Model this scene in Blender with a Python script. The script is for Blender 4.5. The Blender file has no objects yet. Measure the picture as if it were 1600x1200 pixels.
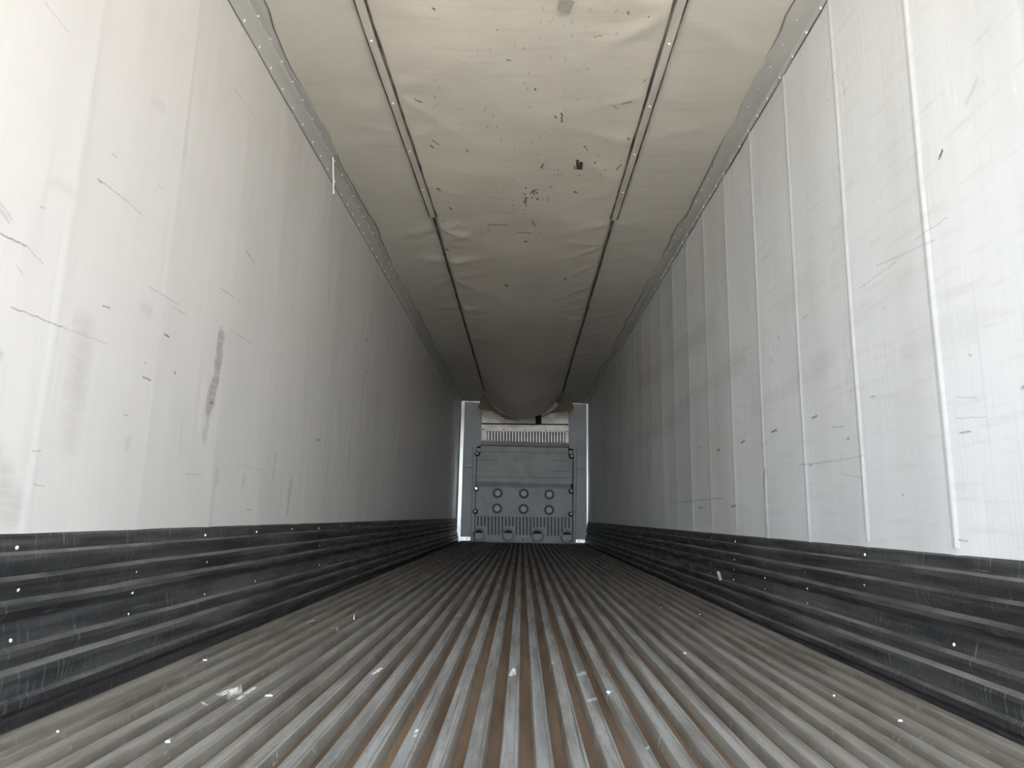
import bpy, math, random
import numpy as np
from mathutils import Vector, Matrix
random.seed(7); rng = np.random.default_rng(11)
S = bpy.context.scene
C = S.collection

# ------------------------------------------------------------------ camera
FOC = 1080.0; VPX, VPY = 815.5, 806.0; ROLL = math.radians(1.1); EYE = 0.50
fwd = np.array([VPX-800, -(VPY-600), -FOC]); fwd /= np.linalg.norm(fwd)
up = np.array([math.sin(ROLL), math.cos(ROLL), 0.0]); up -= fwd*(up@fwd); up /= np.linalg.norm(up)
rt = np.cross(fwd, up)
M = np.array([rt, fwd, up])                       # camera axes -> world axes
cam = bpy.data.cameras.new('camera'); cam.sensor_width = 36.0; cam.lens = 36.0*FOC/1600.0
cam.clip_start = 0.02; cam.clip_end = 300
co = bpy.data.objects.new('camera', cam); C.objects.link(co)
mw = Matrix([[*M[0], 0.0], [*M[1], 0.0], [*M[2], EYE], [0, 0, 0, 1]])
co.matrix_world = mw
S.camera = co

# ------------------------------------------------------------------ light: daylight through the open rear doors
w = bpy.data.worlds.new('sky'); S.world = w; w.use_nodes = True
bg = w.node_tree.nodes['Background']; bg.inputs[0].default_value = (0.80, 0.905, 1.04, 1); bg.inputs[1].default_value = 1.0
sl = bpy.data.lights.new('sun', 'SUN'); sl.energy = 4.6; sl.angle = math.radians(1.0); sl.color = (1.0, 0.95, 0.88)
so = bpy.data.objects.new('sun', sl); C.objects.link(so)
so.rotation_euler = Vector((0.7, -0.45, -1.0)).to_track_quat('-Z', 'Y').to_euler()
so.location = (-5, 9, 12)
S.view_settings.view_transform = 'Standard'; S.view_settings.look = 'None'
S.view_settings.gamma = 1.0; S.view_settings.use_curve_mapping = False
S.view_settings.exposure = 4.0
S.cycles.max_bounces = 16; S.cycles.diffuse_bounces = 10; S.cycles.glossy_bounces = 6
S.cycles.use_denoising = True

# ------------------------------------------------------------------ measures of the trailer (metres)
XL, XR = -1.25, 1.25
ZC = 2.69
YE = -1.00          # open rear end
YF = 13.40          # front wall

def ray(px, py):
    return M @ np.array([px-800.0, -(py-600.0), -FOC])
def on_y(px, py, Y):
    r = ray(px, py); r = r*(Y/r[1]); return float(r[0]), Y, float(r[2]+EYE)
def on_x(px, py, X):
    r = ray(px, py); r = r*(X/r[0]); return X, float(r[1]), float(r[2]+EYE)
def on_z(px, py, Z):
    r = ray(px, py); r = r*((Z-EYE)/r[2]); return float(r[0]), float(r[1]), Z

# ------------------------------------------------------------------ helpers
class MB:
    def __init__(s): s.v = []; s.f = []
    def add(s, vs, fs):
        n = len(s.v); s.v += [tuple(map(float, p)) for p in vs]; s.f += [tuple(i+n for i in f) for f in fs]
    def box(s, x0, x1, y0, y1, z0, z1, b=0.0):
        if x0 > x1: x0, x1 = x1, x0
        if y0 > y1: y0, y1 = y1, y0
        if z0 > z1: z0, z1 = z1, z0
        if b <= 0:
            s.add([(x0,y0,z0),(x1,y0,z0),(x1,y1,z0),(x0,y1,z0),(x0,y0,z1),(x1,y0,z1),(x1,y1,z1),(x0,y1,z1)],
                  [(0,3,2,1),(4,5,6,7),(0,1,5,4),(1,2,6,5),(2,3,7,6),(3,0,4,7)])
        else:       # front (towards -y) edge chamfered
            s.add([(x0+b,y0,z0+b),(x1-b,y0,z0+b),(x1-b,y0,z1-b),(x0+b,y0,z1-b),
                   (x0,y0+b,z0),(x1,y0+b,z0),(x1,y0+b,z1),(x0,y0+b,z1),
                   (x0,y1,z0),(x1,y1,z0),(x1,y1,z1),(x0,y1,z1)],
                  [(0,1,2,3),(4,5,1,0),(5,6,2,1),(6,7,3,2),(7,4,0,3),(8,9,5,4),(9,10,6,5),(10,11,7,6),(11,8,4,7),(11,10,9,8)])
    def prism(s, pts, y0, y1):      # polygon in x,z (counter-clockwise seen from the rear) extruded in y
        n = len(pts)
        s.add([(p[0],y0,p[1]) for p in pts]+[(p[0],y1,p[1]) for p in pts],
              [tuple(range(n)), tuple(range(2*n-1, n-1, -1))]+[(i, i+n, (i+1) % n+n, (i+1) % n) for i in range(n)])
    def extrude_y(s, prof, ys, jit=None, closed=False):
        n = len(prof); vs = []
        for k, y in enumerate(ys):
            for i, p in enumerate(prof):
                dx, dz = jit(i, k) if jit else (0, 0)
                vs.append((p[0]+dx, y, p[1]+dz))
        fs = []
        m = n if closed else n-1
        for k in range(len(ys)-1):
            for i in range(m):
                j = (i+1) % n
                fs.append((k*n+i, k*n+j, (k+1)*n+j, (k+1)*n+i))
        if closed: fs += [tuple(range(n-1, -1, -1)), tuple((len(ys)-1)*n+i for i in range(n))]
        s.add(vs, fs)
    def revolve_y(s, cx, cz, prof, seg=20):   # prof: list of (radius, y); axis along y
        n = len(prof); vs = []
        for k in range(seg):
            a = 2*math.pi*k/seg
            for r, y in prof: vs.append((cx+r*math.cos(a), y, cz+r*math.sin(a)))
        fs = []
        for k in range(seg):
            kk = (k+1) % seg
            for i in range(n-1): fs.append((k*n+i, kk*n+i, kk*n+i+1, k*n+i+1))
        s.add(vs, fs)
    def grid(s, P):                  # P array (a,b,3)
        a, b = P.shape[:2]
        s.add(P.reshape(-1, 3), [(i*b+j, i*b+j+1, (i+1)*b+j+1, (i+1)*b+j) for i in range(a-1) for j in range(b-1)])
    def build(s, name, m, parent=None, smooth=False, origin=None):
        me = bpy.data.meshes.new(name); me.from_pydata(s.v, [], s.f); me.update()
        if m: me.materials.append(m)
        if smooth: me.polygons.foreach_set('use_smooth', [True]*len(me.polygons))
        return link(name, me, parent)
def link(name, me, parent=None, loc=None):
    o = bpy.data.objects.new(name, me); C.objects.link(o)
    if loc is not None: o.location = loc
    if parent is not None: o.parent = parent
    return o
def recalc(o):
    import bmesh
    bm = bmesh.new(); bm.from_mesh(o.data); bmesh.ops.recalc_face_normals(bm, faces=bm.faces); bm.to_mesh(o.data); bm.free()
    return o
def tag(o, label=None, cat=None, group=None, kind=None):
    if label: o['label'] = label
    if cat: o['category'] = cat
    if group: o['group'] = group
    if kind: o['kind'] = kind
    return o
def empty(name, loc=(0, 0, 0)):
    o = bpy.data.objects.new(name, None); C.objects.link(o); o.location = loc; o.empty_display_size = .1
    return o
def struct(o): o['kind'] = 'structure'; return o

# ------------------------------------------------------------------ materials
class NT:
    def __init__(s, name, rough=.5, metal=0.0, spec=.5):
        s.m = bpy.data.materials.new(name); s.m.use_nodes = True; s.t = s.m.node_tree
        s.b = s.t.nodes['Principled BSDF']; s.b.inputs['Roughness'].default_value = rough
        s.b.inputs['Metallic'].default_value = metal; s.b.inputs['Specular IOR Level'].default_value = spec
        tc = s.t.nodes.new('ShaderNodeTexCoord'); s.P = tc.outputs['Object']
    def n(s, t): return s.t.nodes.new(t)
    def l(s, a, b): s.t.links.new(a, b)
    def setin(s, sock, v):
        if isinstance(v, bpy.types.NodeSocket): s.l(v, sock)
        else: sock.default_value = v
    def math(s, op, a, b=None, c=None, clamp=False):
        n = s.n('ShaderNodeMath'); n.operation = op; n.use_clamp = clamp
        s.setin(n.inputs[0], a)
        if b is not None: s.setin(n.inputs[1], b)
        if c is not None: s.setin(n.inputs[2], c)
        return n.outputs[0]
    def scaled(s, sc, vec=None, loc=(0, 0, 0), rot=(0, 0, 0)):
        n = s.n('ShaderNodeMapping'); s.l(vec or s.P, n.inputs['Vector'])
        n.inputs['Scale'].default_value = sc; n.inputs['Location'].default_value = loc; n.inputs['Rotation'].default_value = rot
        return n.outputs[0]
    def noise(s, sc=(1, 1, 1), scale=1.0, detail=4, rough=.55, lo=.3, hi=.7, loc=(0, 0, 0), rot=(0, 0, 0), o0=0.0, o1=1.0):
        n = s.n('ShaderNodeTexNoise'); s.l(s.scaled(sc, loc=loc, rot=rot), n.inputs['Vector'])
        n.inputs['Scale'].default_value = scale; n.inputs['Detail'].default_value = detail; n.inputs['Roughness'].default_value = rough
        return s.ramp(n.outputs['Fac'], lo, hi, o0, o1)
    def ramp(s, v, lo, hi, o0=0.0, o1=1.0, smooth=True):
        n = s.n('ShaderNodeMapRange'); n.interpolation_type = 'SMOOTHSTEP' if smooth else 'LINEAR'
        s.setin(n.inputs[0], v); n.inputs[1].default_value = lo; n.inputs[2].default_value = hi
        n.inputs[3].default_value = o0; n.inputs[4].default_value = o1
        return n.outputs[0]
    def mix(s, f, a, b, mode='MIX'):
        n = s.n('ShaderNodeMix'); n.data_type = 'RGBA'; n.blend_type = mode
        s.setin(n.inputs['Factor'], f)
        for k, v in (('A', a), ('B', b)):
            sk = [i for i in n.inputs if i.name == k and i.type == 'RGBA'][0]
            s.setin(sk, v if isinstance(v, bpy.types.NodeSocket) else (*v, 1))
        return [o for o in n.outputs if o.type == 'RGBA'][0]
    def uv(s, a, b):                 # two of the object axes as a flat vector
        sp = s.n('ShaderNodeSeparateXYZ'); s.l(s.P, sp.inputs[0])
        cb = s.n('ShaderNodeCombineXYZ'); s.l(sp.outputs[a], cb.inputs[0]); s.l(sp.outputs[b], cb.inputs[1])
        return cb.outputs[0]
    def bump(s, h, strength=.3, dist=.01):
        n = s.n('ShaderNodeBump'); n.inputs['Strength'].default_value = strength; n.inputs['Distance'].default_value = dist
        s.l(h, n.inputs['Height']); s.l(n.outputs[0], s.b.inputs['Normal'])
    def color(s, c): s.setin(s.b.inputs['Base Color'], c if isinstance(c, bpy.types.NodeSocket) else (*c, 1)); return s.m
    def rough(s, r): s.setin(s.b.inputs['Roughness'], r)

def seg_group():
    g = bpy.data.node_groups.new('stroke_mask', 'ShaderNodeTree')
    for nm, tp in (('P', 'NodeSocketVector'), ('A', 'NodeSocketVector'), ('BA', 'NodeSocketVector'), ('Inv', 'NodeSocketFloat'),
                   ('W0', 'NodeSocketFloat'), ('W1', 'NodeSocketFloat'), ('Str', 'NodeSocketFloat')):
        g.interface.new_socket(nm, in_out='INPUT', socket_type=tp)
    g.interface.new_socket('Prev', in_out='INPUT', socket_type='NodeSocketFloat')
    g.interface.new_socket('Mask', in_out='OUTPUT', socket_type='NodeSocketFloat')
    i = g.nodes.new('NodeGroupInput'); o = g.nodes.new('NodeGroupOutput')
    def vm(op): n = g.nodes.new('ShaderNodeVectorMath'); n.operation = op; return n
    L = g.links.new
    # the tiny offset makes every stroke wait for the one before it (keeps the shader's stack small)
    q = g.nodes.new('ShaderNodeMath'); q.operation = 'MULTIPLY'; L(i.outputs['Prev'], q.inputs[0]); q.inputs[1].default_value = 1e-7
    pa = vm('ADD'); L(i.outputs['P'], pa.inputs[0]); L(q.outputs[0], pa.inputs[1])
    a = vm('SUBTRACT'); L(pa.outputs[0], a.inputs[0]); L(i.outputs['A'], a.inputs[1])
    d = vm('DOT_PRODUCT'); L(a.outputs[0], d.inputs[0]); L(i.outputs['BA'], d.inputs[1])
    m = g.nodes.new('ShaderNodeMath'); m.operation = 'MULTIPLY'; m.use_clamp = True
    L(d.outputs['Value'], m.inputs[0]); L(i.outputs['Inv'], m.inputs[1])
    sc = vm('SCALE'); L(i.outputs['BA'], sc.inputs[0]); L(m.outputs[0], sc.inputs['Scale'])
    sb = vm('SUBTRACT'); L(a.outputs[0], sb.inputs[0]); L(sc.outputs[0], sb.inputs[1])
    ln = vm('LENGTH'); L(sb.outputs[0], ln.inputs[0])
    r = g.nodes.new('ShaderNodeMapRange'); r.interpolation_type = 'SMOOTHSTEP'
    L(ln.outputs['Value'], r.inputs[0]); L(i.outputs['W0'], r.inputs[1]); L(i.outputs['W1'], r.inputs[2])
    L(i.outputs['Str'], r.inputs[3]); r.inputs[4].default_value = 0.0
    mx = g.nodes.new('ShaderNodeMath'); mx.operation = 'MAXIMUM'; L(r.outputs[0], mx.inputs[0]); L(i.outputs['Prev'], mx.inputs[1])
    L(mx.outputs[0], o.inputs['Mask'])
    return g
SEG = seg_group()
def strokes(nt, uvv, segs, warp=None):
    """segs: (ax,ay,bx,by,width,softness 0..1,strength) in the flat coordinates; returns the strongest"""
    out = None
    if warp:
        t = nt.n('ShaderNodeTexNoise'); nt.l(uvv, t.inputs['Vector']); t.inputs['Scale'].default_value = warp[0]; t.inputs['Detail'].default_value = 3
        v1 = nt.n('ShaderNodeVectorMath'); v1.operation = 'SUBTRACT'; nt.l(t.outputs['Color'], v1.inputs[0]); v1.inputs[1].default_value = (.5, .5, .5)
        v2 = nt.n('ShaderNodeVectorMath'); v2.operation = 'MULTIPLY_ADD'; nt.l(v1.outputs[0], v2.inputs[0]); v2.inputs[1].default_value = (warp[1], warp[1], 0); nt.l(uvv, v2.inputs[2])
        uvv = v2.outputs[0]
    for ax, ay, bx, by, wd, soft, st in segs:
        n = nt.n('ShaderNodeGroup'); n.node_tree = SEG
        nt.l(uvv, n.inputs['P']); n.inputs['A'].default_value = (ax, ay, 0)
        ba = (bx-ax, by-ay, 0); n.inputs['BA'].default_value = ba
        n.inputs['Inv'].default_value = 1.0/max(1e-7, ba[0]**2+ba[1]**2)
        n.inputs['W0'].default_value = wd*.5*(1-soft); n.inputs['W1'].default_value = wd*.5*(1+soft)+1e-4
        n.inputs['Str'].default_value = st
        if out is not None: nt.l(out, n.inputs['Prev'])
        out = n.outputs[0]
    return out

def wall_strokes(X, lst):
    r = []
    for x0, y0, x1, y1, wpx, soft, st in lst:
        a = on_x(x0, y0, X); b = on_x(x1, y1, X)
        r.append((a[1], a[2], b[1], b[2], wpx*(a[1]+b[1])/2/FOC, soft, st))
    return r
def ceil_strokes(lst, Z=ZC-.03):
    r = []
    for x0, y0, x1, y1, wpx, soft, st in lst:
        a = on_z(x0, y0, Z); b = on_z(x1, y1, Z)
        r.append((a[0], a[1], b[0], b[1], wpx*(a[1]+b[1])/2/FOC, soft, st))
    return r
def ellipse_px(cx, cy, rx, ry, n=10, tilt=0):
    p = [(cx+rx*math.cos(t)+tilt*math.sin(t), cy+ry*math.sin(t)) for t in [2*math.pi*k/n for k in range(n+1)]]
    return [(p[k][0], p[k][1], p[k+1][0], p[k+1][1]) for k in range(n)]

L_SCRATCH = [(155,282,200,316,2,.6,.55),(200,316,225,340,2,.7,.3),(152,280,158,285,4,.5,.8),
    (16,480,60,497,2.4,.5,.65),(60,497,100,513,2.2,.5,.6),(100,513,165,537,2,.8,.3),
    (384,392,390,401,2.5,.5,.75),(390,401,397,411,2,.5,.6),(0,365,40,384,3,.7,.75),(42,385,66,412,2.5,.8,.35),
    (285,655,280,715,1.5,.6,.45),(160,478,171,481,2.5,.6,.8),(256,522,263,527,3.5,.5,.9),(222,589,234,594,2.5,.5,.8),
    (343,450,364,464,1.6,.6,.55),(232,448,278,476,1.6,.7,.4),(358,515,395,538,1.6,.7,.4),(272,582,273,584,4,.4,.95),
    (70,5,104,48,3,.9,.28),(48,705,62,703,2,.6,.5),(50,757,68,760,2,.7,.4),(572,532,573,533,4,.4,.8),(571,580,572,581,4,.4,.8),
    (494,687,500,688,3,.5,.7),(328,628,332,630,3,.5,.8),(226,566,227,568,3,.5,.6),(245,286,256,297,1.5,.7,.35),
    (0,318,18,342,5,.9,.3),(0,328,14,348,6,.9,.3),(24,415,35,430,2,.8,.35),(62,323,70,325,2,.7,.5),(175,240,182,246,3,.8,.35),
    (270,480,290,492,1.8,.7,.4),(370,725,410,735,1.4,.8,.25),(290,740,312,742,1.6,.7,.4),(385,795,392,797,2,.6,.5),(192,648,200,649,2,.6,.5)]
L_SCRATCH += [(*e, 1.6, .8, .20) for e in ellipse_px(350,122,8,41,12,5)]
L_SCRATCH += [(342,95,360,118,1.5,.8,.18),(348,110,352,150,1.5,.8,.16),(362,135,400,185,3,.9,.2)]
L_SMEAR = [(345,525,337,590,23,.45,1),(337,590,325,640,23,.45,1),(325,640,319,690,12,.8,.55),(130,510,118,610,46,.9,.34),
    (118,600,108,690,40,.9,.24),(-30,690,12,800,60,.6,.42),(455,750,448,800,9,.8,.6),(430,715,425,755,6,.8,.5),(380,745,379,760,8,.8,.45),
    (0,555,0,562,14,.9,.45),(225,482,232,490,20,.9,.3),(338,738,337,752,15,.8,.42),(80,285,110,300,20,.9,.22),(240,158,252,168,20,.9,.22),
    (545,690,543,740,6,.9,.5),(620,640,616,690,6,.9,.4),(512,720,508,760,8,.9,.35),(200,680,198,700,10,.9,.3)]
R_SCRATCH = [(1472,236,1468,247,6,.25,1.0),(1596,606,1606,602,6,.5,.6),(1269,653,1277,650,3.5,.4,.95),(1206,675,1213,672,3.5,.4,.95),
    (1158,692,1163,689,3.5,.4,.95),(1121,704,1125,702,3.5,.4,.95),(1266,728,1269,726,3,.5,.7),(1143,791,1151,790,3,.4,.85),(1092,794,1097,792,3,.4,.7),
    (1328,560,1331,630,1.6,.7,.45),(1326,578,1323,600,1.6,.7,.35),(1250,727,1300,721,1.6,.7,.5),(1300,721,1350,712,1.6,.8,.35),
    (1500,677,1516,675,3,.5,.7),(1500,844,1512,846,3,.6,.55),(1495,653,1540,652,1.4,.7,.35),(1495,620,1525,621,1.4,.7,.35),
    (1362,620,1367,619,3,.5,.6),(1325,686,1327,685,4,.4,.7),(1410,773,1411,774,3,.4,.7),(1048,786,1130,778,1.6,.7,.5),(1300,668,1318,666,2,.6,.45),
    (1316,740,1350,747,1.5,.8,.3),(1317,126,1321,150,3,.6,.3),(1514,555,1518,556,3,.5,.5),(1380,480,1382,482,3,.5,.4),(1090,700,1094,698,2,.6,.5),
    (1215,525,1217,530,2.4,.5,.6),(1208,540,1209,543,2.4,.5,.5),(1255,497,1262,492,3,.7,.3),(1205,560,1206,566,2.4,.5,.6),
    (1430,375,1480,340,1.8,.7,.35),(1345,450,1400,410,1.8,.8,.3),(1370,415,1462,375,3,.9,.25)]
R_SCRATCH += [(*e, 2, .8, .2) for e in ellipse_px(1300,117,9,42,12,-6)]
R_SCRATCH += [(1292,95,1310,120,2,.8,.17),(1303,110,1298,145,2,.8,.17),(1310,100,1340,60,3,.9,.15),(1510,160,1526,125,9,.9,.2),(1520,70,1545,45,5,.9,.15)]
R_SMEAR = [(1196,733,1194,757,8,.8,.8),(1197,738,1196,745,5,.6,.7),(1016,700,1014,745,10,.9,.5),(1050,750,1048,785,7,.9,.45),(1160,560,1060,640,30,.95,.26),
    (1110,510,1000,600,30,.95,.3),(1300,560,1180,640,26,.95,.18),(1060,650,980,700,26,.95,.3),(1050,480,1040,520,14,.9,.3),(1222,480,1262,440,40,.95,.14),
    (1415,555,1520,500,40,.95,.14),(1330,500,1420,440,40,.95,.12),(985,700,980,800,14,.95,.35)]

def wall_material(name, X, scratch, smear, ribbed, y0=None, y1=None, cache={}):
    if y0 is None: scr = sme = []
    else:
        ov = lambda q: min(q[0], q[2])-q[4] < y1 and max(q[0], q[2])+q[4] > y0
        scr = [q for q in wall_strokes(X, scratch) if ov(q)]; sme = [q for q in wall_strokes(X, smear) if ov(q)]
    key = (name, str(scr), str(sme))
    if key in cache: return cache[key]
    n = NT(name, .38, spec=.45)
    uvv = n.uv(1, 2)
    hi, lo = ((.67, .675, .675), (.61, .615, .615)) if ribbed else ((.59, .562, .528), (.545, .52, .49))
    c = n.mix(n.noise((0, 1.1, .35), 1.0, 4, lo=.35, hi=.7), hi, lo)
    c = n.mix(n.noise((0, 9, .5), 1.0, 5, .6, lo=.5, hi=.75, o1=.35 if ribbed else .2), c, (.63, .615, .58))
    # brushed vertical hair lines and slanting rub marks, denser on the right wall
    c = n.mix(n.noise((0, 95, 1.6), 1.0, 3, .6, lo=.50, hi=.72, o1=.46 if ribbed else .08), c, (.55, .54, .52))
    c = n.mix(n.noise((0, 3.2, 30), 1.0, 4, .6, lo=.50, hi=.76, o1=.50 if ribbed else .14, rot=(math.radians(24), 0, 0)), c, (.52, .50, .47))
    if ribbed:
        c = n.mix(n.noise((0, 60, 6), 1.0, 2, .5, lo=.66, hi=.74, o1=.4), c, (.78, .78, .77))
        c = n.mix(n.noise((0, 2.2, .5), 1.0, 5, .6, lo=.45, hi=.7, o1=.35), c, (.50, .50, .485))
        c = n.mix(n.noise((0, .5, 1.2), 1.0, 3, .5, lo=.5, hi=.75, o1=.22, loc=(0, 4.2, 0)), c, (.58, .50, .40))
    if sme:
        sm = strokes(n, uvv, sme, (16, .05))
        rag = n.noise((0, 10, 75), 1.0, 3, .6, lo=.30, hi=.55, o0=.55, o1=1.0)
        c = n.mix(n.math('MULTIPLY', sm, rag), c, (.36, .325, .305))
    if scr:
        sc = strokes(n, uvv, scr, (35, .010))
        brk = n.noise((0, 60, 60), 1.0, 2, .6, lo=.3, hi=.5, o0=.4, o1=.85)
        c = n.mix(n.math('MULTIPLY', sc, brk), c, (.06, .055, .05))
    n.rough(n.noise((0, 14, 1.2), 1.0, 4, lo=.3, hi=.7, o0=.30, o1=.55))
    n.bump(n.noise((0, 16, 1.0), 1.0, 4, lo=.2, hi=.8), .12, .006)
    cache[key] = n.color(c)
    return cache[key]
M_WL = lambda *yy: wall_material('left_wall_liner', XL, L_SCRATCH, L_SMEAR, False, *yy)
M_WR = lambda *yy: wall_material('right_wall_liner', XR, R_SCRATCH, R_SMEAR, True, *yy)

def fabric(name, base, marks=None, specks=False):
    n = NT(name, .62, spec=.3)
    c = n.mix(n.noise((1.2, .8, 0), 1.0, 4, lo=.3, hi=.7), base, tuple(b*.88 for b in base))
    c = n.mix(n.noise((2.0, 16, 0), 1.0, 4, .6, lo=.52, hi=.8, o1=.35), c, tuple(b*.62 for b in base))
    if specks:
        uvv = n.uv(0, 1)
        v = n.n('ShaderNodeTexVoronoi'); v.feature = 'F1'; n.l(n.scaled((30, 12, 0)), v.inputs['Vector']); v.inputs['Scale'].default_value = 1.0
        sp = n.ramp(v.outputs['Distance'], .10, .24, 1, 0)
        where = strokes(n, uvv, ceil_strokes([(825,310,835,300,90,.9,1.0),(940,250,900,255,110,.95,.8),(700,352,830,370,60,.95,.7),(690,165,860,240,120,.95,.35),
                                              (880,60,820,180,240,.95,.3),(690,310,700,330,40,.9,.6)]))
        ran = n.ramp(v.outputs['Color'], .50, .56)
        c = n.mix(n.math('MULTIPLY', n.math('MULTIPLY', sp, where), ran), c, (.07, .05, .04))
        st = strokes(n, uvv, ceil_strokes(marks), (45, .022))
        c = n.mix(st, c, (.05, .035, .03))
    n.bump(n.noise((2, 4.5, 0), 1.0, 4, .55, lo=.2, hi=.8), .16, .02)
    return n.color(c)
CH_MARKS = [(878,178,878,191,3,.5,.9),(902,252,903,266,5,.5,.95),(908,256,907,266,6,.5,1.0),(897,262,899,267,3,.6,.7),(830,303,834,299,4,.5,.75),(834,299,842,297,3,.5,.7),
    (836,138,836,140,4,.4,.8),(677,15,678,17,4,.4,.85),(793,93,797,94,3,.5,.7),(775,46,778,46,3,.5,.6),(982,21,981,25,4,.5,.7),(1014,29,1015,30,4,.4,.7),
    (648,160,659,163,3,.6,.8),(672,230,677,234,3,.5,.8),(675,222,687,229,2.5,.6,.7),(973,166,987,163,4,.7,.6),(982,221,983,222,5,.4,.7),(913,231,915,232,4,.4,.8),
    (868,182,869,184,4,.4,.8),(898,302,900,303,5,.4,.8),(684,297,687,299,5,.5,.8),(703,328,705,330,4,.4,.8),(831,345,836,354,3,.6,.6),(811,364,828,365,4,.6,.6),
    (820,378,823,379,4,.4,.8),(763,352,790,352,4,.8,.5),(791,445,792,447,5,.5,.7),(882,437,884,435,4,.5,.6),(697,393,700,395,4,.5,.8),(963,270,970,262,3,.6,.7),
    (849,258,846,264,4,.6,.8),(1006,133,1009,131,4,.5,.6),(928,60,940,57,3,.7,.45),(836,300,834,306,3,.5,.6),(730,235,730,238,4,.8,.5),(822,310,820,318,5,.7,.7),(958,168,966,175,2,.8,.5)]
CC = (.65, .605, .52)
M_CHUTE = fabric('air_chute_fabric', CC, CH_MARKS, True)
M_CEIL = fabric('ceiling_liner', (.61, .58, .51))
M_FLAP = fabric('chute_end_fabric', (.22, .17, .12))
n = NT('shaded_grey_plastic', .6, 0.0, .3); M_GROOVE = n.color((.13, .135, .125))  # bulkhead grey darkened to hold the shade of grooves, rings and gaps
n = NT('darker_ledge_plastic', .6, 0.0, .3); M_LEDGE = n.color(n.mix(n.noise((60, 1, 8), 1.0, 3), (.24, .235, .22), (.33, .325, .30)))  # mottled mid grey, darker than the bulkhead panels

n = NT('cove_metal', .42, 0.0, .5)
M_COVE = n.color(n.mix(n.noise((3, 1, 3), 1.0, 4), (.47, .47, .435), (.41, .41, .385)))
n = NT('edge_shade', .8, 0.0, .2); M_EDGE_SHADE = n.color((.13, .12, .10))  # dark colour for the shadow line along the trim edges
n = NT('zinc_rivet', .4, .3); M_RIVET = n.color((.93, .93, .91))
n = NT('aluminium_angle', .30, .85)
M_ALU = n.color(n.mix(n.noise((6, 6, 2), 1.0, 4), (.86, .85, .80), (.62, .61, .57)))
n = NT('track_strip', .5, 0.0)
M_TRACK = n.color(n.mix(n.noise((20, 3, 1), 1.0, 4), (.58, .55, .49), (.45, .425, .38)))
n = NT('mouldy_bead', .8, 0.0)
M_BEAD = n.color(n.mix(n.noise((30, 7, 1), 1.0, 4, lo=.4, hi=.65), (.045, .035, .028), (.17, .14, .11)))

# black scuff liner: moulded plastic with scratches and dust lying on its ledges
n = NT('black_scuff_liner', .5, 0.0, .28)
c = n.mix(n.noise((0, 1.5, 25), 1.0, 5, .6, lo=.4, hi=.7), (.022, .022, .023), (.060, .060, .058))
c = n.mix(n.noise((0, 90, 9), 1.0, 3, .65, lo=.56, hi=.72, o1=.6), c, (.17, .17, .165))
c = n.mix(n.noise((0, 1.3, 14), 1.0, 5, .6, lo=.45, hi=.75, o1=.5), c, (.105, .104, .098))
c = n.mix(n.noise((0, 5, 90), 1.0, 3, .65, lo=.60, hi=.76, o1=.5), c, (.17, .17, .16))
g = n.n('ShaderNodeNewGeometry'); sp = n.n('ShaderNodeSeparateXYZ'); n.l(g.outputs['Normal'], sp.inputs[0])
c = n.mix(n.math('MULTIPLY', n.ramp(sp.outputs[2], .35, .8), n.noise((0, 1.6, 14), 1.0, 5, .65, lo=.35, hi=.7, o0=.0, o1=.85)), c, (.15, .147, .125))
n.rough(n.noise((0, 4, 40), 1.0, 4, o0=.42, o1=.65))
n.bump(n.noise((0, 40, 60), 1.0, 4), .15, .004)
M_SCUFF = n.color(c)

# floor
n = NT('floor_pan_dirt', .85, 0.0, .2)
c = n.mix(n.noise((9, 1.1, 0), 1.0, 5, .6, lo=.3, hi=.7), (.062, .041, .026), (.14, .096, .064))
c = n.mix(n.noise((30, 6, 0), 1.0, 5, .65, lo=.55, hi=.75, o1=.6), c, (.055, .038, .025))
M_PAN = n.color(c)
FL_STREAK = []
for x0, y0, x1, y1, wp, so, stt in [(345,1086,380,1070,6,.8,.9),(340,1085,362,1076,4,.6,1),(372,1092,398,1074,6,.8,.8),(315,1097,322,1101,4,.7,.8),(583,1053,596,1044,5,.8,.9),
        (798,1055,803,1046,6,.8,.9),(805,1054,802,1044,3,.6,.9),(463,974,478,967,3,.6,.9),(480,973,490,969,4,.8,.6),(520,981,530,979,4,.8,.6),(708,963,720,961,4,.8,.6),
        (757,965,764,965,4,.8,.7),(652,1140,648,1150,4,.8,.8),(850,1030,858,1036,12,.9,.5),(905,1055,915,1050,10,.9,.5),(950,1083,955,1080,4,.7,.9),(920,1095,936,1090,8,.9,.5),
        (435,1170,430,1178,4,.8,.5),(260,1158,266,1153,5,.7,.8),(1010,1170,1030,1150,4,.9,.4)]:
    a = on_z(x0, y0, 0); b = on_z(x1, y1, 0); FL_STREAK.append((a[0], a[1], b[0], b[1], wp*(a[1]+b[1])/2/FOC, so, stt))
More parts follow.
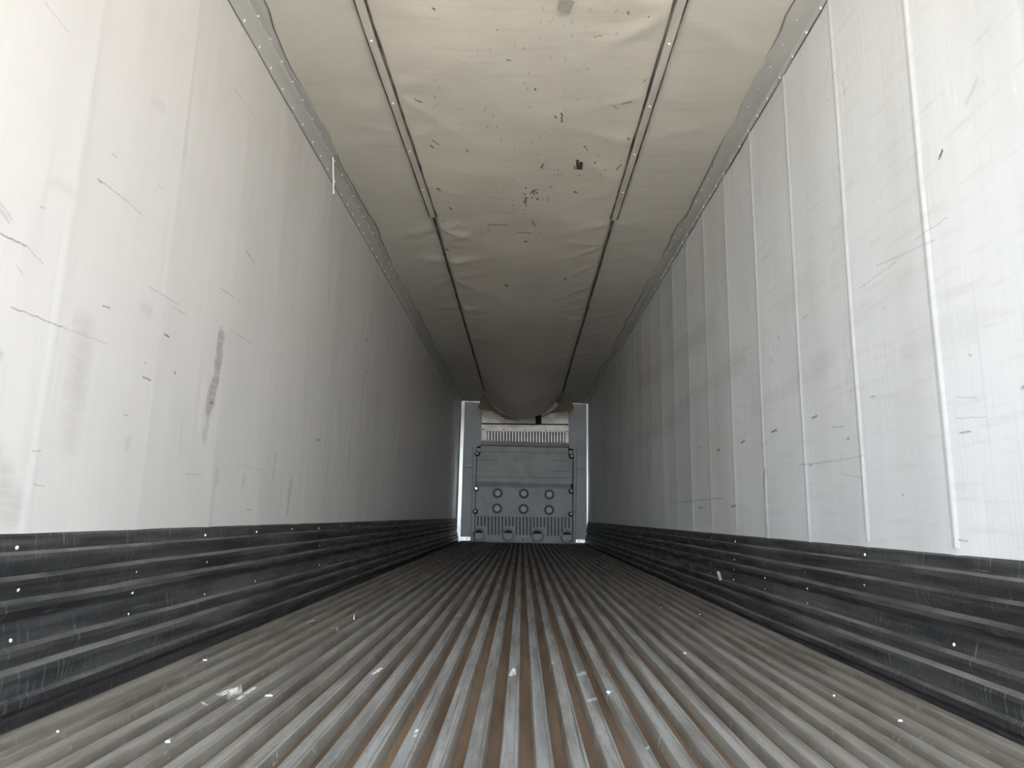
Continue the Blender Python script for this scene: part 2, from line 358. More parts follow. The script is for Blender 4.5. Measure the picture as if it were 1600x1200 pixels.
def rail_material(name, clean, dirty, side):
    n = NT(name, .6, .2, .25)
    c = n.mix(n.noise((22, 1.3, 0), 1.0, 5, .6, lo=.35, hi=.68), clean, tuple(x*.62 for x in clean))
    c = n.mix(n.noise((150, 2.5, 0), 1.0, 3, .6, lo=.55, hi=.75, o1=.5), c, tuple(x*1.35 for x in clean))
    c = n.mix(n.noise((60, 14, 0), 1.0, 4, .6, lo=.52, hi=.75, o1=.6), c, tuple(x*.45 for x in clean))
    c = n.mix(n.noise((90, .8, 0), 1.0, 4, .6, lo=.60, hi=.70, o1=.7), c, (.075, .06, .045))
    # brown dirt: on the flanks and smeared over the rails near the side walls
    g = n.n('ShaderNodeNewGeometry'); sp = n.n('ShaderNodeSeparateXYZ'); n.l(g.outputs['Normal'], sp.inputs[0])
    fl = n.ramp(sp.outputs[2], .75, .95, .8, 0.0)
    sx = n.n('ShaderNodeSeparateXYZ'); n.l(n.P, sx.inputs[0])
    edge = n.ramp(n.math('ABSOLUTE', sx.outputs[0]), .25, 1.0, 0.0, side)
    ed = n.math('MULTIPLY', edge, n.noise((5, .9, 0), 1.0, 5, .6, lo=.25, hi=.65, o0=.4, o1=1.0))
    f = n.math('MAXIMUM', fl, ed)
    c = n.mix(f, c, dirty)
    c = n.mix(n.noise((16, 1.6, 0), 1.0, 6, .65, lo=.42, hi=.62, o1=.65), c, n.mix(1.0, c, (.45, .42, .38), 'MULTIPLY'))
    c = n.mix(n.noise((140, 22, 0), 1.0, 3, .7, lo=.60, hi=.72, o1=.4), c, (.36, .36, .35))
    st = strokes(n, n.uv(0, 1), FL_STREAK)
    c = n.mix(n.math('MULTIPLY', st, n.noise((220, 30, 0), 1.0, 2, lo=.35, hi=.55)), c, (.85, .85, .82))
    n.setin(n.b.inputs['Metallic'], n.math('MULTIPLY', n.math('SUBTRACT', 1.0, f, clamp=True), .22))
    n.rough(n.noise((40, 2, 0), 1.0, 4, o0=.50, o1=.70))
    n.bump(n.noise((120, 3, 0), 1.0, 4), .15, .003)
    return n.color(c)
M_RAIL = rail_material('worn_floor_aluminium', (.24, .24, .235), (.175, .155, .125), .95)

# front end
n = NT('grey_bulkhead_plastic', .5, 0.0, .4)
M_BULK = n.color(n.mix(n.noise((5, 1, 5), 1.0, 5, .6), (.46, .47, .44), (.37, .38, .355)))
n = NT('grey_front_panel', .45, 0.0, .4)
M_SIDE = n.color(n.mix(n.noise((4, 1, 2), 1.0, 4), (.46, .475, .47), (.39, .40, .395)))
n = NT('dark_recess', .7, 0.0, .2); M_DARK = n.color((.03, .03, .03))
n = NT('scuffed_boss', .5, 0.0, .4); M_BOSS = n.color(n.mix(n.noise((40, 1, 40), 1.0, 4), (.66, .66, .60), (.50, .505, .46)))
n = NT('evaporator_white', .35, 0.2, .5); M_EVAP = n.color(n.mix(n.noise((7, 1, 9), 1.0, 4), (.82, .78, .70), (.60, .57, .51)))
n = NT('steel_bolt', .4, .6); M_BOLT = n.color((.10, .10, .10))
n = NT('white_chip', .6, 0.0); M_CHIP = n.color(n.mix(n.noise((90, 90, 90), 1.0, 3), (.74, .74, .71), (.60, .60, .57)))
n = NT('rubber_patch', .6, 0.0); M_PATCH = n.color(n.mix(n.noise((30, 30, 30), 1.0, 3), (.34, .31, .27), (.25, .23, .20)))
n = NT('yard_concrete', .9, 0.0, .2)
M_YARD = n.color(n.mix(n.noise((.6, .6, 0), 1.0, 6), (.44, .41, .365), (.37, .345, .31)))

# ------------------------------------------------------------------ setting: shell
mb = MB(); mb.box(-40, 40, -60, 30, -1.5, -1.35)
struct(mb.build('ground', M_YARD))
mb = MB(); mb.box(XL-.06, XR+.06, YE, YF+.5, -.12, -.026)
floor = struct(mb.build('floor', M_PAN))

PITCH = .0735; X0 = -.0347
k0 = math.ceil((XL+.05-X0)/PITCH)
ys_floor = np.concatenate([np.linspace(YE, 5, 22), np.linspace(5.6, YF-.02, 16)])
for k in range(k0, 40):
    x = X0+PITCH*k
    if x+.036 > XR-.045: break
    r = random.uniform
    h = r(-.0012, .0012)
    prof = [(-.005, -.026), (-.001, -.004), (0, -.0012+h), (.0012, h), (.0265, h), (.0275, h-.0016), (.0285, h-.0016), (.0292, h-.0004), (.0348, h-.0004), (.036, -.002), (.037, -.006), (.041, -.026)]
    prof = [(x+a, b) for a, b in prof]
    mb = MB()
    jx = np.cumsum(rng.normal(0, .0003, len(ys_floor))); jx -= jx.mean()
    mb.extrude_y(prof, ys_floor, lambda i, q: (jx[q], 0), closed=True)
    recalc(mb.build('floor_rail', M_RAIL, floor))

# walls: a backing slab, liner panels between the studs, and the telegraphed studs as soft ribs
def wall(name, X, s, y_first, m, zb, zt, bow, proud):
    mb = MB(); mb.box(X+s*.004, X+s*.08, YE, YF+.5, -.12, ZC+.08)
    root = struct(mb.build(name, m()))
    edges = [YE]+[y for y in [y_first+.515*k for k in range(-6, 30)] if YE+.1 < y < YF-.1]+[YF]
    zs = np.linspace(zb, zt, 9); zr = np.linspace(.437, zt, 9)
    for a, b in zip(edges[:-1], edges[1:]):
        u = np.linspace(0, 1, 9)
        P = np.zeros((9, 9, 3))
        amp = bow*random.uniform(.6, 1.3); ph = random.uniform(0, 6)
        for i, t in enumerate(u):
            for j, z in enumerate(zs):
                d = amp*(1-(2*t-1)**2)+.0008*math.sin(ph+z*3)*math.sin(math.pi*t)
                P[i, j] = (X-s*.003+s*d, a+(b-a)*t, z)
        mb = MB(); mb.grid(P if s > 0 else P[::-1]); mb.build('wall_panel', m(a, b), root, smooth=True)
    for y in edges[1:-1]:
        wv = random.uniform(.020, .030)
        u = np.linspace(-1, 1, 7); P = np.zeros((7, 9, 3))
        for i, t in enumerate(u):
            for j, z in enumerate(zr):
                hgt = proud*math.cos(t*math.pi/2)**2+.0002*(1-abs(t))
                P[i, j] = (X-s*.003-s*hgt, y+wv*t+.003*math.sin(z*4+y), z)
        mb = MB(); mb.grid(P if s > 0 else P[::-1]); mb.build('wall_rib', m(y-.03, y+.03), root, smooth=True)
    return root
wall_l = wall('wall_left', XL, -1, 2.27, M_WL, .40, 2.62, .0014, .0005)
wall_r = wall('wall_right', XR, 1, 2.055, M_WR, .40, 2.66, .0048, .0026)

# scuff bands: six moulded corrugations each, riveted at every stud
BANDS = [[(.002, .432), (.007, .424), (.009, .388), (.0195, .380), (.0205, .366)],
         [(.0205, .366), (.012, .332), (.0255, .322), (.0265, .308)],
         [(.0265, .308), (.015, .274), (.0315, .263), (.033, .248), (.018, .228)],
         [(.018, .228), (.014, .220), (.028, .166), (.042, .156), (.0445, .142)],
         [(.0445, .142), (.036, .116), (.053, .105), (.056, .092)],
         [(.056, .092), (.052, .050), (.062, .040), (.062, .020), (.050, .004), (.050, -.026)]]
ys_b = np.concatenate([np.arange(YE, 6, .12), np.arange(6.2, YF, .3), [YF-.01]])
def rivet_mesh(axis, r, h, m, name='rivet'):
    vs = []; seg = 8
    for (rr, hh) in ((1.0, 0.0), (.8, .6), (.35, 1.0)):
        for k in range(seg):
            a = 2*math.pi*k/seg; vs.append((rr*r*math.cos(a), rr*r*math.sin(a), hh*h))
    fs = [(i*seg+k, i*seg+(k+1) % seg, (i+1)*seg+(k+1) % seg, (i+1)*seg+k) for i in range(2) for k in range(seg)]+[tuple(2*seg+k for k in range(seg))]
    q = Vector((0, 0, 1)).rotation_difference(Vector(axis))
    vs = [tuple(q @ Vector(v)) for v in vs]
    me = bpy.data.meshes.new(name); me.from_pydata(vs, [], fs); me.materials.append(m)
    me.polygons.foreach_set('use_smooth', [True]*len(me.polygons)); me.update(); return me
def scuff(name, X, s, y_first, dz):
    root = None
    for band in BANDS:
        prof = [(X-s*d, max(z+dz*min(1, z/.2), -.026)) for d, z in band]
        jz = np.convolve(rng.normal(0, .0022, len(ys_b)+4), np.ones(5)/5, 'valid'); jx = np.convolve(rng.normal(0, .0016, len(ys_b)+4), np.ones(5)/5, 'valid')
        last = len(prof)-1
        mb = MB(); mb.extrude_y(prof if s < 0 else prof, ys_b, lambda i, q: (jx[q], jz[q]) if 0 < i < last else (0, 0))
        if root is None:
            root = empty(name, (X, YE, 0)); struct(root)
        o = mb.build('corrugation', M_SCUFF, None, smooth=False)
        if s > 0: o.data.flip_normals()
        o.parent = root; o.matrix_parent_inverse = Matrix.Translation((-X, -YE, 0))
    me = rivet_mesh((-s, 0, 0), .0055, .004, M_RIVET)
    y = y_first-.515*4
    while y < 9:
        if y > YE+.05:
            for d, z in ((.010, .400), (.021, .300), (.024, .242), (.024, .178)):
                if random.random() < .8:
                    o = link('rivet', me, None, (X-s*(d), y+random.uniform(-.015, .015), z+dz*min(1, z/.2)+random.uniform(-.006, .006)))
                    o.parent = root; o.matrix_parent_inverse = Matrix.Translation((-X, -YE, 0))
        y += .515
    return root
scuff('baseboard_left', XL, -1, 2.25, -.002)
scuff('baseboard_right', XR, 1, 2.06, -.014)

# ceiling with its air chute
TRL = lambda y: float(np.interp(y, [0, 2.87, 4.87, 12.3], [-.75, -.745, -.705, -.72]))
TRR = lambda y: float(np.interp(y, [0, 2.87, 4.87, 12.3], [.63, .640, .640, .69]))
gathers = {}
for side in (0, 1):
    g = [y for y in np.arange(1.0, 4.6, .55)]+[y for y in np.arange(4.95, 12, .42)]
    gathers[side] = [(y+random.uniform(-.1, .1), random.uniform(.4, 1.0)*(1.0 if y > 4.6 else .55), random.choice((-1, 1))*random.uniform(.3, 1.4), random.uniform(.022, .05)) for y in g]
def pucker(x, y, side, d):
    """d: distance from the track; creases fan out from every fixing"""
    z = 0
    for yk, a, sl, wd in gathers[side]:
        if abs(y-yk) < .8:
            for q in (1, -.45):
                z += a*math.exp(-d/.20)*math.exp(-(((y-yk)-q*sl*d)/(wd+.10*d))**2)*(1 if q > 0 else .6)
    return z
ys_c = np.concatenate([np.arange(YE, 7.5, .025), np.arange(7.5, 12.26, .05)])
mb = MB()
for side, (xa, xb) in enumerate(((XL-.05, None), (None, XR+.05))):
    us = np.linspace(0, 1, 16)
    P = np.zeros((len(ys_c)+2, 16, 3))
    for i, y in enumerate(list(ys_c)+[12.8, YF+.45]):
        a, b = (xa, TRL(y)+.05) if side == 0 else (TRR(y)-.05, xb)
        for j, u in enumerate(us):
            x = a+(b-a)*u
            d = max(0, (TRL(y)-x) if side == 0 else (x-TRR(y)))
            z = ZC-.024*pucker(x, y, side, d)*min(1, max(0, d-.03)/.06)+.0025*math.sin(y*2.3+x*3)*min(1, d*4)
            P[i, j] = (x, y, z)
    mb.grid(P)
mb.box(XL-.08, XR+.08, YE, YF+.5, ZC+.035, ZC+.11)
struct(recalc(mb.build('ceiling', M_CEIL, None, smooth=True)))

chute = empty('air_chute', (0, YE, ZC))
tag(chute, 'long pale fabric air chute under the ceiling, sagging open before the front wall', 'air chute')
def keep(o, root):       # child in world coordinates
    o.parent = root; o.matrix_parent_inverse = Matrix.Translation(-Vector(root.location)); return o
def sag(y):
    t = min(1, max(0, (y-6.0)/6.2))
    return .022+.05*t+.41*t**3.2
NU = 49
P = np.zeros((len(ys_c), NU, 3))
for i, y in enumerate(ys_c):
    a, b = TRL(y)+.008, TRR(y)-.008
    for j in range(NU):
        u = -1+2*j/(NU-1); x = a+(b-a)*(u+1)/2
        dl, dr = x-a, b-x
        z = ZC-.006-sag(y)*(1-abs(u)**2.2)
        z -= .034*(pucker(x, y, 0, dl)+pucker(x, y, 1, dr))*min(1, max(0, min(dl, dr)-.02)/.07)
        z += .004*math.sin(y*1.7+u*2.0)*(1-u*u)+.0025*math.sin(y*5.1-u*4)*(1-u*u)
        t = max(0, (y-9)/3.3)
        z += .014*t*math.sin(u*9+y*3.0)*(1-u*u)
        P[i, j] = (x, y, z)
mb = MB(); mb.grid(P)
sheet = keep(mb.build('fabric_sheet', M_CHUTE, None, smooth=True), chute)
so_ = sheet.modifiers.new('thickness', 'SOLIDIFY'); so_.thickness = .003; so_.offset = 1
# loose corners hanging at the mouth
def flap(pts, name='end_flap'):
    n = len(pts); vs = [on_y(px, py, Y) for px, py, Y in pts]
    vs2 = [(x, y+.006, z) for x, y, z in vs]
    mb = MB(); mb.add(vs+vs2, [tuple(range(n)), tuple(range(2*n-1, n-1, -1))]+[(i, i+n, (i+1) % n+n, (i+1) % n) for i in range(n)])
    return keep(recalc(mb.build(name, M_FLAP)), chute)
flap([(756,611,12.27),(750,628,12.36),(746.5,637.5,12.42),(751,640,12.40),(770,643,12.36),(790,655,12.30),(812,657,12.26),(780,644,12.27),(764,628,12.27)])
flap([(890,616,12.30),(893.5,628,12.40),(896.5,637,12.44),(894,641.5,12.42),(878,644,12.38),(860,646,12.32),(842,655,12.26),(866,640,12.26),(879,626,12.27)])
flap([(872,640,12.50),(884,632,12.52),(890,638,12.52),(880,642,12.50)], 'end_flap')

# two retaining tracks with dark beads either side for dirt and painted gap shade, then the bare gathered seam
ys_t = np.arange(YE, 4.86, .06)
ys_s = np.arange(4.84, 12.2, .08)
for TR, sgn in ((TRL, -1), (TRR, 1)):
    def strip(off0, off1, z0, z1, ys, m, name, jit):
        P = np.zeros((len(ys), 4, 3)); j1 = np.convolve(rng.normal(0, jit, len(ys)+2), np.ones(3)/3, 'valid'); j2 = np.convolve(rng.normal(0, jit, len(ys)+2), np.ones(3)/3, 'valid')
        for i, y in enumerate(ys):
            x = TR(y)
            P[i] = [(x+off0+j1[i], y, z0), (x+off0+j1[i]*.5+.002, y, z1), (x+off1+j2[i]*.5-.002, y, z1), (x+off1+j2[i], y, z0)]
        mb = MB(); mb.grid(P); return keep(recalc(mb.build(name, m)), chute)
    strip(-.021, .021, ZC-.006, ZC-.020, ys_t, M_TRACK, 'retaining_strip', .0006)
    strip(-.031, -.019, ZC-.002, ZC-.0165, ys_t, M_BEAD, 'dirt_shade_bead', .0042)
    strip(.019, .031, ZC-.002, ZC-.0165, ys_t, M_BEAD, 'dirt_shade_bead', .0042)
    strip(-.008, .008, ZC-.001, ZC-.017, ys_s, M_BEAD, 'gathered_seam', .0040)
    me = rivet_mesh((0, 0, -1), .008, .006, M_RIVET, 'screw')
    y = 2.87-.5*5
    while y < 4.8:
        keep(link('screw', me, None, (TR(y)+.002*sgn, y, ZC-.019)), chute); y += .5
# patch of tape hanging off the chute close to the doors
a = [on_z(871, 14, ZC-.045), on_z(889, 21, ZC-.05), on_z(897, 2, ZC-.045), on_z(876, -6, ZC-.04)]
mb = MB(); mb.add(a+[(x, y, z+.003) for x, y, z in a], [(0,1,2,3),(7,6,5,4),(0,4,5,1),(1,5,6,2),(2,6,7,3),(3,7,4,0)])
keep(recalc(mb.build('tape_patch', M_PATCH)), chute)['label'] = 'dark grey tape patch'

# cove trims in the roof corners: two lengths each, overlapping
def cove(name, X, s, hw, wc, ylap, row_w, row_c):
    root = empty(name, (X, YE, ZC)); struct(root)
    me_w = rivet_mesh((-s, 0, 0), 0.0085, .006, M_RIVET); me_c = rivet_mesh((0, 0, -1), .0085, .006, M_RIVET)
    for (y0, y1, th) in ((YE, ylap, .006), (ylap-.05, YF-.02, .003)):
        ys = np.arange(y0, y1, .10); ys = np.append(ys, y1)
        wob = np.convolve(rng.normal(0, .016, len(ys)+4), np.ones(5)/5, 'valid')
        wob += np.where(np.sin(ys*5.1+1)>.6, .012, 0)
        wob[-1] -= .03 if th > .005 else 0; wob2 = np.convolve(rng.normal(0, .004, len(ys)+4), np.ones(5)/5, 'valid')
        prof = [(X-s*.004, ZC-hw), (X-s*(.004+th), ZC-hw+.002), (X-s*(.004+th), ZC-.014-th), (X-s*(.014+th), ZC-.004-th), (X-s*wc, ZC-.006-th), (X-s*(wc+.001), ZC-.001)]
        mb = MB(); mb.extrude_y(prof, ys, lambda i, q: (-s*wob[q], -.004*(i == 4)*abs(math.sin(q*1.3))) if i >= 4 else ((0, wob2[q]) if i < 2 else (0, 0)))
        for a, b, idx in ((prof[5], (prof[5][0]-s*.005, ZC-.003), 5), ((X-s*.003, ZC-hw-.005), (X-s*.005, ZC-hw), 0)):
            q_ = MB(); q_.extrude_y([a, b], ys, lambda i, q: (-s*wob[q]-s*.002*abs(math.sin(q*.9)), 0) if idx == 5 else (0, wob2[q]))
            keep(q_.build('edge_shade_line', M_EDGE_SHADE), root)  # thin dark strip painting the shadow line at the flange edge
        o = keep(recalc(mb.build('angle_strip', M_COVE)), root)
        nn = o.data.polygons[2].normal
        if nn.x*s > 0: o.data.flip_normals()
    y = 2.72-.163*17
    while y < 7.6:
        if y > YE+.05:
            j = random.uniform(-.012, .012)
            keep(link('rivet', me_c, None, (X-s*row_c, y+j, ZC-.008)), root)
            keep(link('rivet', me_w, None, (X-s*.008, y+.07+j, ZC-row_w)), root)
        y += .163
    return root
cove('trim_1', XL, -1, .135, .050, 3.99, .115, .022)
cove('trim_2', XR, 1, .028, .100, 4.08, .020, .080)

# ------------------------------------------------------------------ front end of the trailer
mb = MB(); mb.box(XL, XR, YF+.22, YF+.40, -.05, ZC+.03)
wf = struct(mb.build('wall_front', M_SIDE))
def U(u, v): return 700+.21661*u, 600+.21661*v        # zoomed crop -> photograph pixels
def Q(u, v, Y): a = on_y(*U(u, v), Y); return (a[0], a[2])
def panel(name, uv, Y0, Y1, m, parent, root_keep=None):
    mb = MB(); mb.prism([Q(u, v, Y0) for u, v in uv], Y0, Y1)
    o = recalc(mb.build(name, m))
    o.parent = parent
    if root_keep is not None: o.matrix_parent_inverse = Matrix.Translation(-Vector(parent.location))
    return o
# side panels in two heights
panel('side_panel', [(112,600),(238,602),(242,118),(118,118)], YF, YF+.2, M_SIDE, wf)
panel('side_panel', [(78,1132),(196,1134),(238,606),(112,604)], YF+.003, YF+.2, M_SIDE, wf)
panel('side_panel', [(874,608),(1008,612),(1004,132),(870,130)], YF, YF+.2, M_SIDE, wf)
panel('side_panel', [(872,1146),(1010,1150),(1008,616),(874,612)], YF+.003, YF+.2, M_SIDE, wf)
panel('top_rail', [(96,128),(246,135),(246,122),(98,114)], YF-.02, YF, M_ALU, wf)
panel('top_rail', [(880,140),(1020,148),(1020,134),(880,124)], YF-.02, YF, M_ALU, wf)
# corner angles with foot plates
def corner(name, outer, inner, foot):
    root = empty(name, (XL if outer[0][0] < 500 else XR, YF-.04, 0)); struct(root)
    (ut, vt), (ub, vb) = outer; (it, jt), (ib, jb) = inner
    panel('corner_angle', [(ub,vb),(ib,jb),(it,jt),(ut,vt)] if ub < ib else [(ib,jb),(ub,vb),(ut,vt),(it,jt)], YF-.045, YF-.038, M_ALU, root, 1)
    x0, z0 = Q(ib, jb, YF-.04); x1, z1 = Q(it, jt, YF-.04)
    mb = MB(); s = .004
    mb.add([(x0-s, YF-.04, z0), (x0+s, YF-.04, z0), (x1+s, YF-.04, z1), (x1-s, YF-.04, z1), (x0-s, YF, z0), (x0+s, YF, z0), (x1+s, YF, z1), (x1-s, YF, z1)],
           [(0,1,2,3),(7,6,5,4),(0,4,5,1),(1,5,6,2),(2,6,7,3),(3,7,4,0)])
    keep(recalc(mb.build('return_flange', M_ALU)), root)
    f = panel('foot_plate', foot, YF-.06, YF-.045, M_ALU, root, 1)
    cx = sum(Q(u, v, YF-.06)[0] for u, v in foot)/4; cz = sum(Q(u, v, YF-.06)[1] for u, v in foot)/4
    me = rivet_mesh((0, -1, 0), .012, .006, M_BOLT, 'bolt')
    keep(link('bolt', me, None, (cx+.04*(1 if cx < 0 else -1), YF-.06, cz)), root)
corner('trim_3', ((98,118),(62,1140)), ((120,120),(86,1136)), [(82,1130),(160,1128),(162,1103),(84,1100)])
corner('trim_4', ((1020,134),(1024,1160)), ((1001,134),(1003,1156)), [(918,1144),(1002,1148),(1002,1124),(918,1120)])

# evaporator housing above the bulkhead
ev = empty('evaporator_housing', (0, YF+.2, 1.9)); tag(ev, 'off-white evaporator housing with slatted grille above the grey front bulkhead', 'evaporator')
YV = YF+.10
panel('cover_panel', [(238,281),(874,288),(876,60),(240,50)], YV, YV+.1, M_EVAP, ev, 1)
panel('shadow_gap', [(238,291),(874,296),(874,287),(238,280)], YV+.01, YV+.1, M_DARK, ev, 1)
panel('gap_block', [(242,304),(270,305),(270,288),(242,287)], YV-.03, YV, M_DARK, ev, 1)
panel('hanger_bracket', [(632,292),(674,293),(674,225),(632,224)], YV-.05, YV, M_DARK, ev, 1)
lip = panel('front_lip', [(238,334),(874,346),(874,297),(238,292)], YV-.05, YV+.08, M_EVAP, ev, 1)
me = rivet_mesh((0, -1, 0), .014, .008, M_BOLT, 'bolt')
for u, v in ((255,326),(403,328),(556,331),(708,334),(855,341)):
    x, z = Q(u, v, YV-.05); o = link('bolt', me, None, (x, YV-.05, z)); keep(o, ev)
panel('grille_back', [(238,420),(874,440),(874,344),(238,332)], YV+.05, YV+.09, M_DARK, ev, 1)
panel('end_plate', [(238,412),(281,413),(281,335),(238,332)], YV-.01, YV+.05, M_EVAP, ev, 1)
panel('end_plate', [(846,432),(874,434),(874,346),(846,344)], YV-.01, YV+.05, M_EVAP, ev, 1)
for k in range(26):
    u = 287+21.6*k; t = k/25
    panel('slat', [(u,413+18*t),(u+12.5,413+18*t),(u+12.5,335+9*t),(u,335+9*t)], YV-.005, YV+.03, M_EVAP, ev, 1)

# grey air-return bulkhead
bk = empty('bulkhead', (0, YF, 0)); tag(bk, 'grey moulded air-return bulkhead with round bosses and ribbed foot on front wall', 'bulkhead')
YB = YF-.10
panel('top_ledge', [(238,442),(868,456),(866,425),(240,407)], YB+.02, YF+.04, M_LEDGE, bk, 1)
for k in range(3):
    panel('ledge_bead', [(240,418+8*k),(866,434+8*k),(866,430+8*k),(240,414+8*k)], YB+.008, YB+.03, M_BULK, bk, 1)
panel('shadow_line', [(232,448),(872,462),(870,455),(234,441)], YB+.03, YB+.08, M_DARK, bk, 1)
# upper panel with cut corners
panel('upper_panel', [(206,706),(896,720),(900,520),(868,515),(868,460),(236,446),(236,502),(208,500)], YB, YB+.06, M_BULK, bk, 1)
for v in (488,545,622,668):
    panel('panel_shade_line', [(212,v+2.6),(892,v+10.6),(892,v+8),(212,v)], YB-.0015, YB+.005, M_GROOVE, bk, 1)  # thin dark strips, ridge shading put into the colour
panel('label_plate', [(352,665),(752,672),(752,548),(352,541)], YB-.005, YB+.005, M_BULK, bk, 1)
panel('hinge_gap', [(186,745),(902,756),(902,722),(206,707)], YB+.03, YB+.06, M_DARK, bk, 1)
for k in range(3):
    v = 711+11*k
    panel('hinge_strip', [(206,v+7),(886,v+16),(886,v+9),(206,v)], YB-.004, YB+.04, M_BULK, bk, 1)
panel('lower_panel', [(190,953),(898,962),(896,752),(192,742)], YB, YB+.06, M_BULK, bk, 1)
for (u, v) in ((358,787),(547,791),(731,797),(354,898),(545,902),(729,909)):
    x, z = Q(u, v, YB); px = 13.2/1080*.2166
    mb = MB(); mb.revolve_y(x, z, [(36*px, YB-.001), (35*px, YB-.010), (31*px, YB-.012), (29*px, YB-.003), (19*px, YB-.0025)], 22)
    b = keep(recalc(mb.build('boss', M_GROOVE)), bk); 
    mb = MB(); mb.revolve_y(x, z, [(21*px, YB-.002), (20*px, YB-.007), (17*px, YB-.009), (.0001, YB-.009)], 22)
    d = recalc(mb.build('boss_cap', M_BOSS)); d.parent = b; d.matrix_parent_inverse = Matrix.Translation(-Vector(bk.location)); 
    d.matrix_parent_inverse = b.matrix_parent_inverse.inverted() @ Matrix.Translation(-Vector(bk.location)) if False else Matrix.Identity(4)
# ribbed foot with four round plugs
panel('foot_back', [(172,1132),(902,1142),(900,958),(186,950)], YB+.03, YB+.07, M_BULK, bk, 1)
plugs = [(222,1088),(434,1090),(645,1095),(857,1103)]
for k in range(28):
    u = 196+25.3*k; t = k/27
    vb = 1088+8*t
    for (pu, pv) in plugs:
        if abs(u+7-pu) < 46: vb = pv-62
    panel('rib', [(u,vb),(u+13,vb),(u+13,962+6*t),(u+10,955+6*t),(u+3,955+6*t),(u,962+6*t)], YB, YB+.04, M_BULK, bk, 1)
    if k < 27:
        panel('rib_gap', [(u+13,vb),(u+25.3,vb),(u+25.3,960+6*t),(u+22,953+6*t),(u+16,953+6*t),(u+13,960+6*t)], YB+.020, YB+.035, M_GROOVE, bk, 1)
panel('foot_strip', [(172,1136),(902,1146),(902,1100),(176,1092)], YB+.008, YB+.04, M_BULK, bk, 1)
for (u, v) in plugs:
    x, z = Q(u, v, YB); px = 13.2/1080*.2166
    mb = MB(); mb.revolve_y(x, z, [(44*px, YB+.02), (43*px, YB-.008), (38*px, YB-.012), (36*px, YB+.006), (.0001, YB+.006)], 26)
    b = keep(recalc(mb.build('plug', M_BULK)), bk)
    mb = MB(); mb.revolve_y(x, z, [(47*px, YB+.006), (46.5*px, YB+.003), (43*px, YB+.003), (42.5*px, YB+.006)], 26); d = recalc(mb.build('plug_groove', M_GROOVE)); d.parent = b
    mb = MB(); mb.revolve_y(x, z, [(37*px, YB+.004), (36.5*px, YB+.002), (33.5*px, YB+.002), (33*px, YB+.004)], 26); d = recalc(mb.build('plug_groove', M_GROOVE)); d.parent = b
    mb = MB(); pts = [(x+33*px*math.cos(a), z+33*px*math.sin(a)) for a in np.linspace(math.radians(25), math.radians(155), 9)]
    mb.prism(pts, YB-.001, YB+.008); d = recalc(mb.build('plug_slot', M_DARK)); d.parent = b
x, z = Q(539, 1122, YB); me = rivet_mesh((0, -1, 0), .014, .006, M_BOLT, 'bolt'); keep(link('bolt', me, None, (x, YB+.008, z)), bk)
# frame rails down both sides and hooked notches
panel('side_rail', [(166,1132),(190,1132),(206,452),(184,452)], YB+.01, YF, M_BULK, bk, 1)
panel('side_rail', [(900,1142),(920,1142),(926,458),(904,458)], YB+.01, YF, M_BULK, bk, 1)
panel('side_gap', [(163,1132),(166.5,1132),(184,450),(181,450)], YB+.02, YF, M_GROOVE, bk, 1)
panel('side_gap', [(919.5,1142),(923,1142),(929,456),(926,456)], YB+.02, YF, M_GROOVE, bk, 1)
panel('side_gap', [(188,1130),(193,1130),(210,500),(205,500)], YB-.001, YB+.03, M_DARK, bk, 1)
panel('side_gap', [(896,1140),(902,1140),(906,515),(899,515)], YB-.001, YB+.03, M_DARK, bk, 1)
panel('notch', [(206,503),(240,503),(242,446),(206,452)], YB+.012, YB+.03, M_DARK, bk, 1)
panel('notch_tab', [(210,492),(233,494),(233,462),(210,462)], YB, YB+.02, M_BULK, bk, 1)
panel('notch', [(866,516),(904,520),(904,470),(866,462)], YB+.012, YB+.03, M_DARK, bk, 1)
panel('notch_tab', [(874,506),(898,510),(898,480),(874,478)], YB, YB+.02, M_BULK, bk, 1)
for (u, v, s) in ((212,504,1),(205,756,1),(198,920,1),(890,523,-1),(888,774,-1),(886,940,-1)):
    x, z = Q(u, v, YB); px = 13.2/1080*.2166
    mb = MB(); mb.revolve_y(x, z, [(19*px, YB+.02), (19*px, YB-.004), (.0001, YB-.004)], 16); b = keep(recalc(mb.build('latch', M_DARK)), bk)
    mb = MB(); mb.revolve_y(x-2*px*s, z+3*px, [(10*px, YB-.003), (9*px, YB-.014), (.0001, YB-.015)], 12); d = recalc(mb.build('latch_pin', M_ALU if v == 756 else M_BOSS)); d.parent = b

# ------------------------------------------------------------------ loose things
# torn strip hanging from the left cove
p = [on_y(*q, 3.97) for q in ((504,252),(506,245),(512,239),(519,238),(520.5,245),(520.5,262),(521,280),(521,303))]
mb = MB()
P = np.zeros((len(p), 4, 3))
for i, (x, y, z) in enumerate(p):
    hw = .004 if i < 5 else .005
    P[i] = [(x-hw, y, z), (x, y-.003, z+.0), (x+hw, y, z), (x, y+.003, z)]
mb.grid(np.concatenate([P, P[:, :1]], axis=1))
n = NT('sealing_strip', .5); M_STRIP = n.color((.62, .62, .58))
tag(recalc(mb.build('sealing_strip', M_STRIP)), 'thin torn sealing strip dangling from the left roof corner trim', 'strip')
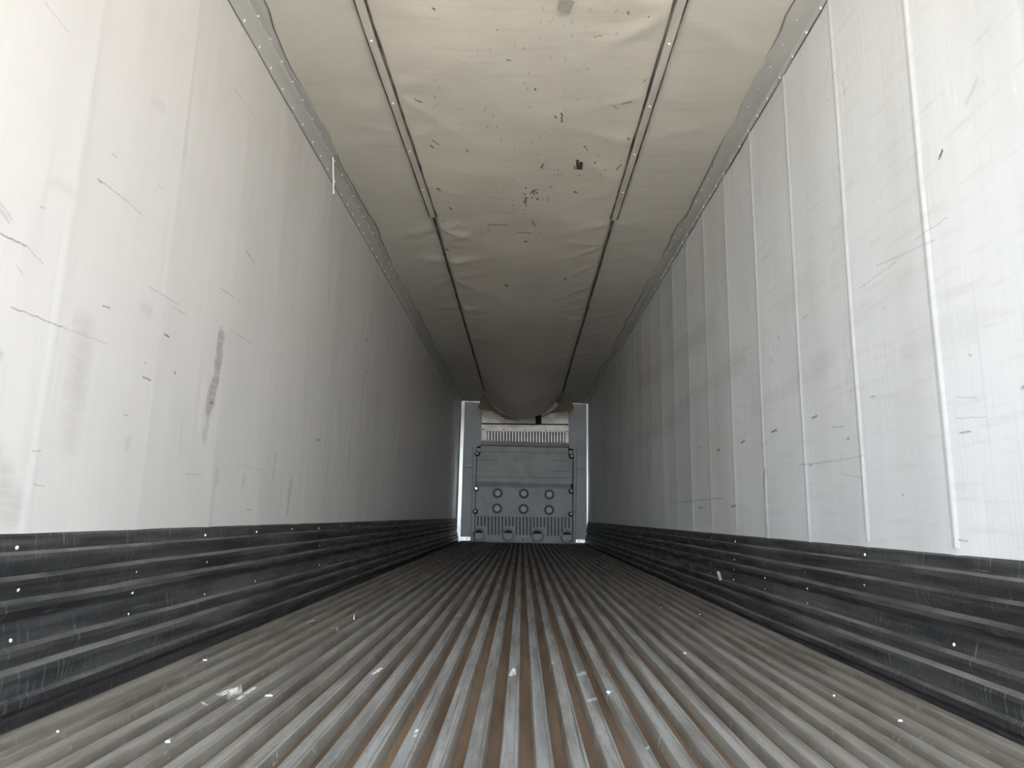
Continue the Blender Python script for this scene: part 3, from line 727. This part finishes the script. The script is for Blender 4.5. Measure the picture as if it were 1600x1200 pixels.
# white flecks
def fleck(name, px, py, L, W, ang, label, group='white flecks on the floor', Z=0.0008, H=.004):
    x, y, z = on_z(px, py, Z)
    nn = 7; pts = []
    for k in range(nn):
        a = 2*math.pi*k/nn; r = random.uniform(.8, 1.15)
        pts.append((math.cos(a)*L/2*r, math.sin(a)*W/2*r))
    ca, sa = math.cos(ang), math.sin(ang)
    low = [(a*ca-b*sa, a*sa+b*ca, 0) for a, b in pts]; top = [(v[0]*.7, v[1]*.7, H) for v in low]
    mb = MB(); mb.add(low+top, [tuple(range(nn-1, -1, -1)), tuple(nn+k for k in range(nn))]+[(k, (k+1) % nn, (k+1) % nn+nn, k+nn) for k in range(nn)])
    o = mb.build(name, M_CHIP); o.location = (x, y, z)
    return tag(o, label, 'debris', group)
FL = [('paint_fleck',1375,1045,.011,.008,'farthest of three bright white flecks by the right black scuff band'),
      ('paint_fleck',1437,1084.5,.011,.008,'small white fleck on the right floor edge, nearest the black scuff band'),
      ('paint_fleck',1407,1127,.012,.008,'largest white fleck on the right floor, nearest to the rear doorway'),
      ('paint_fleck',1093,960.5,.010,.014,'white fleck on the dark right floor below the leaning white shard'),
      ('paint_fleck',1033,950,.009,.009,'tiny white fleck on the dark right floor, deepest in the trailer'),
      ('paint_fleck',1070,1021,.014,.012,'pale ring-like fleck on a rail right of the middle of the floor'),
      ('paint_fleck',320,1032,.016,.009,'white fleck on the left floor behind the long white scuffs'),
      ('paint_fleck',262,1160,.014,.008,'oblong white fleck on a rail at the lower left of the floor'),
      ('paint_fleck',420,1088,.024,.004,'thin white sliver lying across a rail on the left floor'),
      ('paint_fleck',90,1144,.009,.006,'tiny white fleck on the dusty left floor, nearest the left scuff band'),
      ('paint_fleck',950,1082,.012,.008,'bright white chip on a rail right of centre near the doorway'),
      ('paint_fleck',1303,1088,.007,.005,'tiny white speck between two rails on the right floor')]
for nm, px, py, L, W, lab in FL: fleck(nm, px, py, L, W, random.uniform(-.4, .4), lab)
# thread standing up
x, y, z = on_z(553, 968, 0)
mb = MB(); mb.box(x-.0015, x+.0015, y-.0015, y+.0015, 0, .022); mb.box(x-.002, x+.004, y-.002, y+.004, 0, .003)
tag(mb.build('plastic_bristle', M_CHIP), 'short pale bristle standing upright on the left floor', 'debris')
# shard leaning on the right scuff band
a = [on_x(1120, 893, XR-.07), on_x(1123.5, 893, XR-.066), on_x(1127.5, 906, XR-.075), on_x(1124, 907.5, XR-.078)]
mb = MB(); mb.add(a+[(x+.003, y+.004, z) for x, y, z in a], [(0,1,2,3),(7,6,5,4),(0,4,5,1),(1,5,6,2),(2,6,7,3),(3,7,4,0)])
tag(recalc(mb.build('plastic_shard', M_CHIP)), 'white curled plastic shard sticking out of the right black scuff band', 'shard')
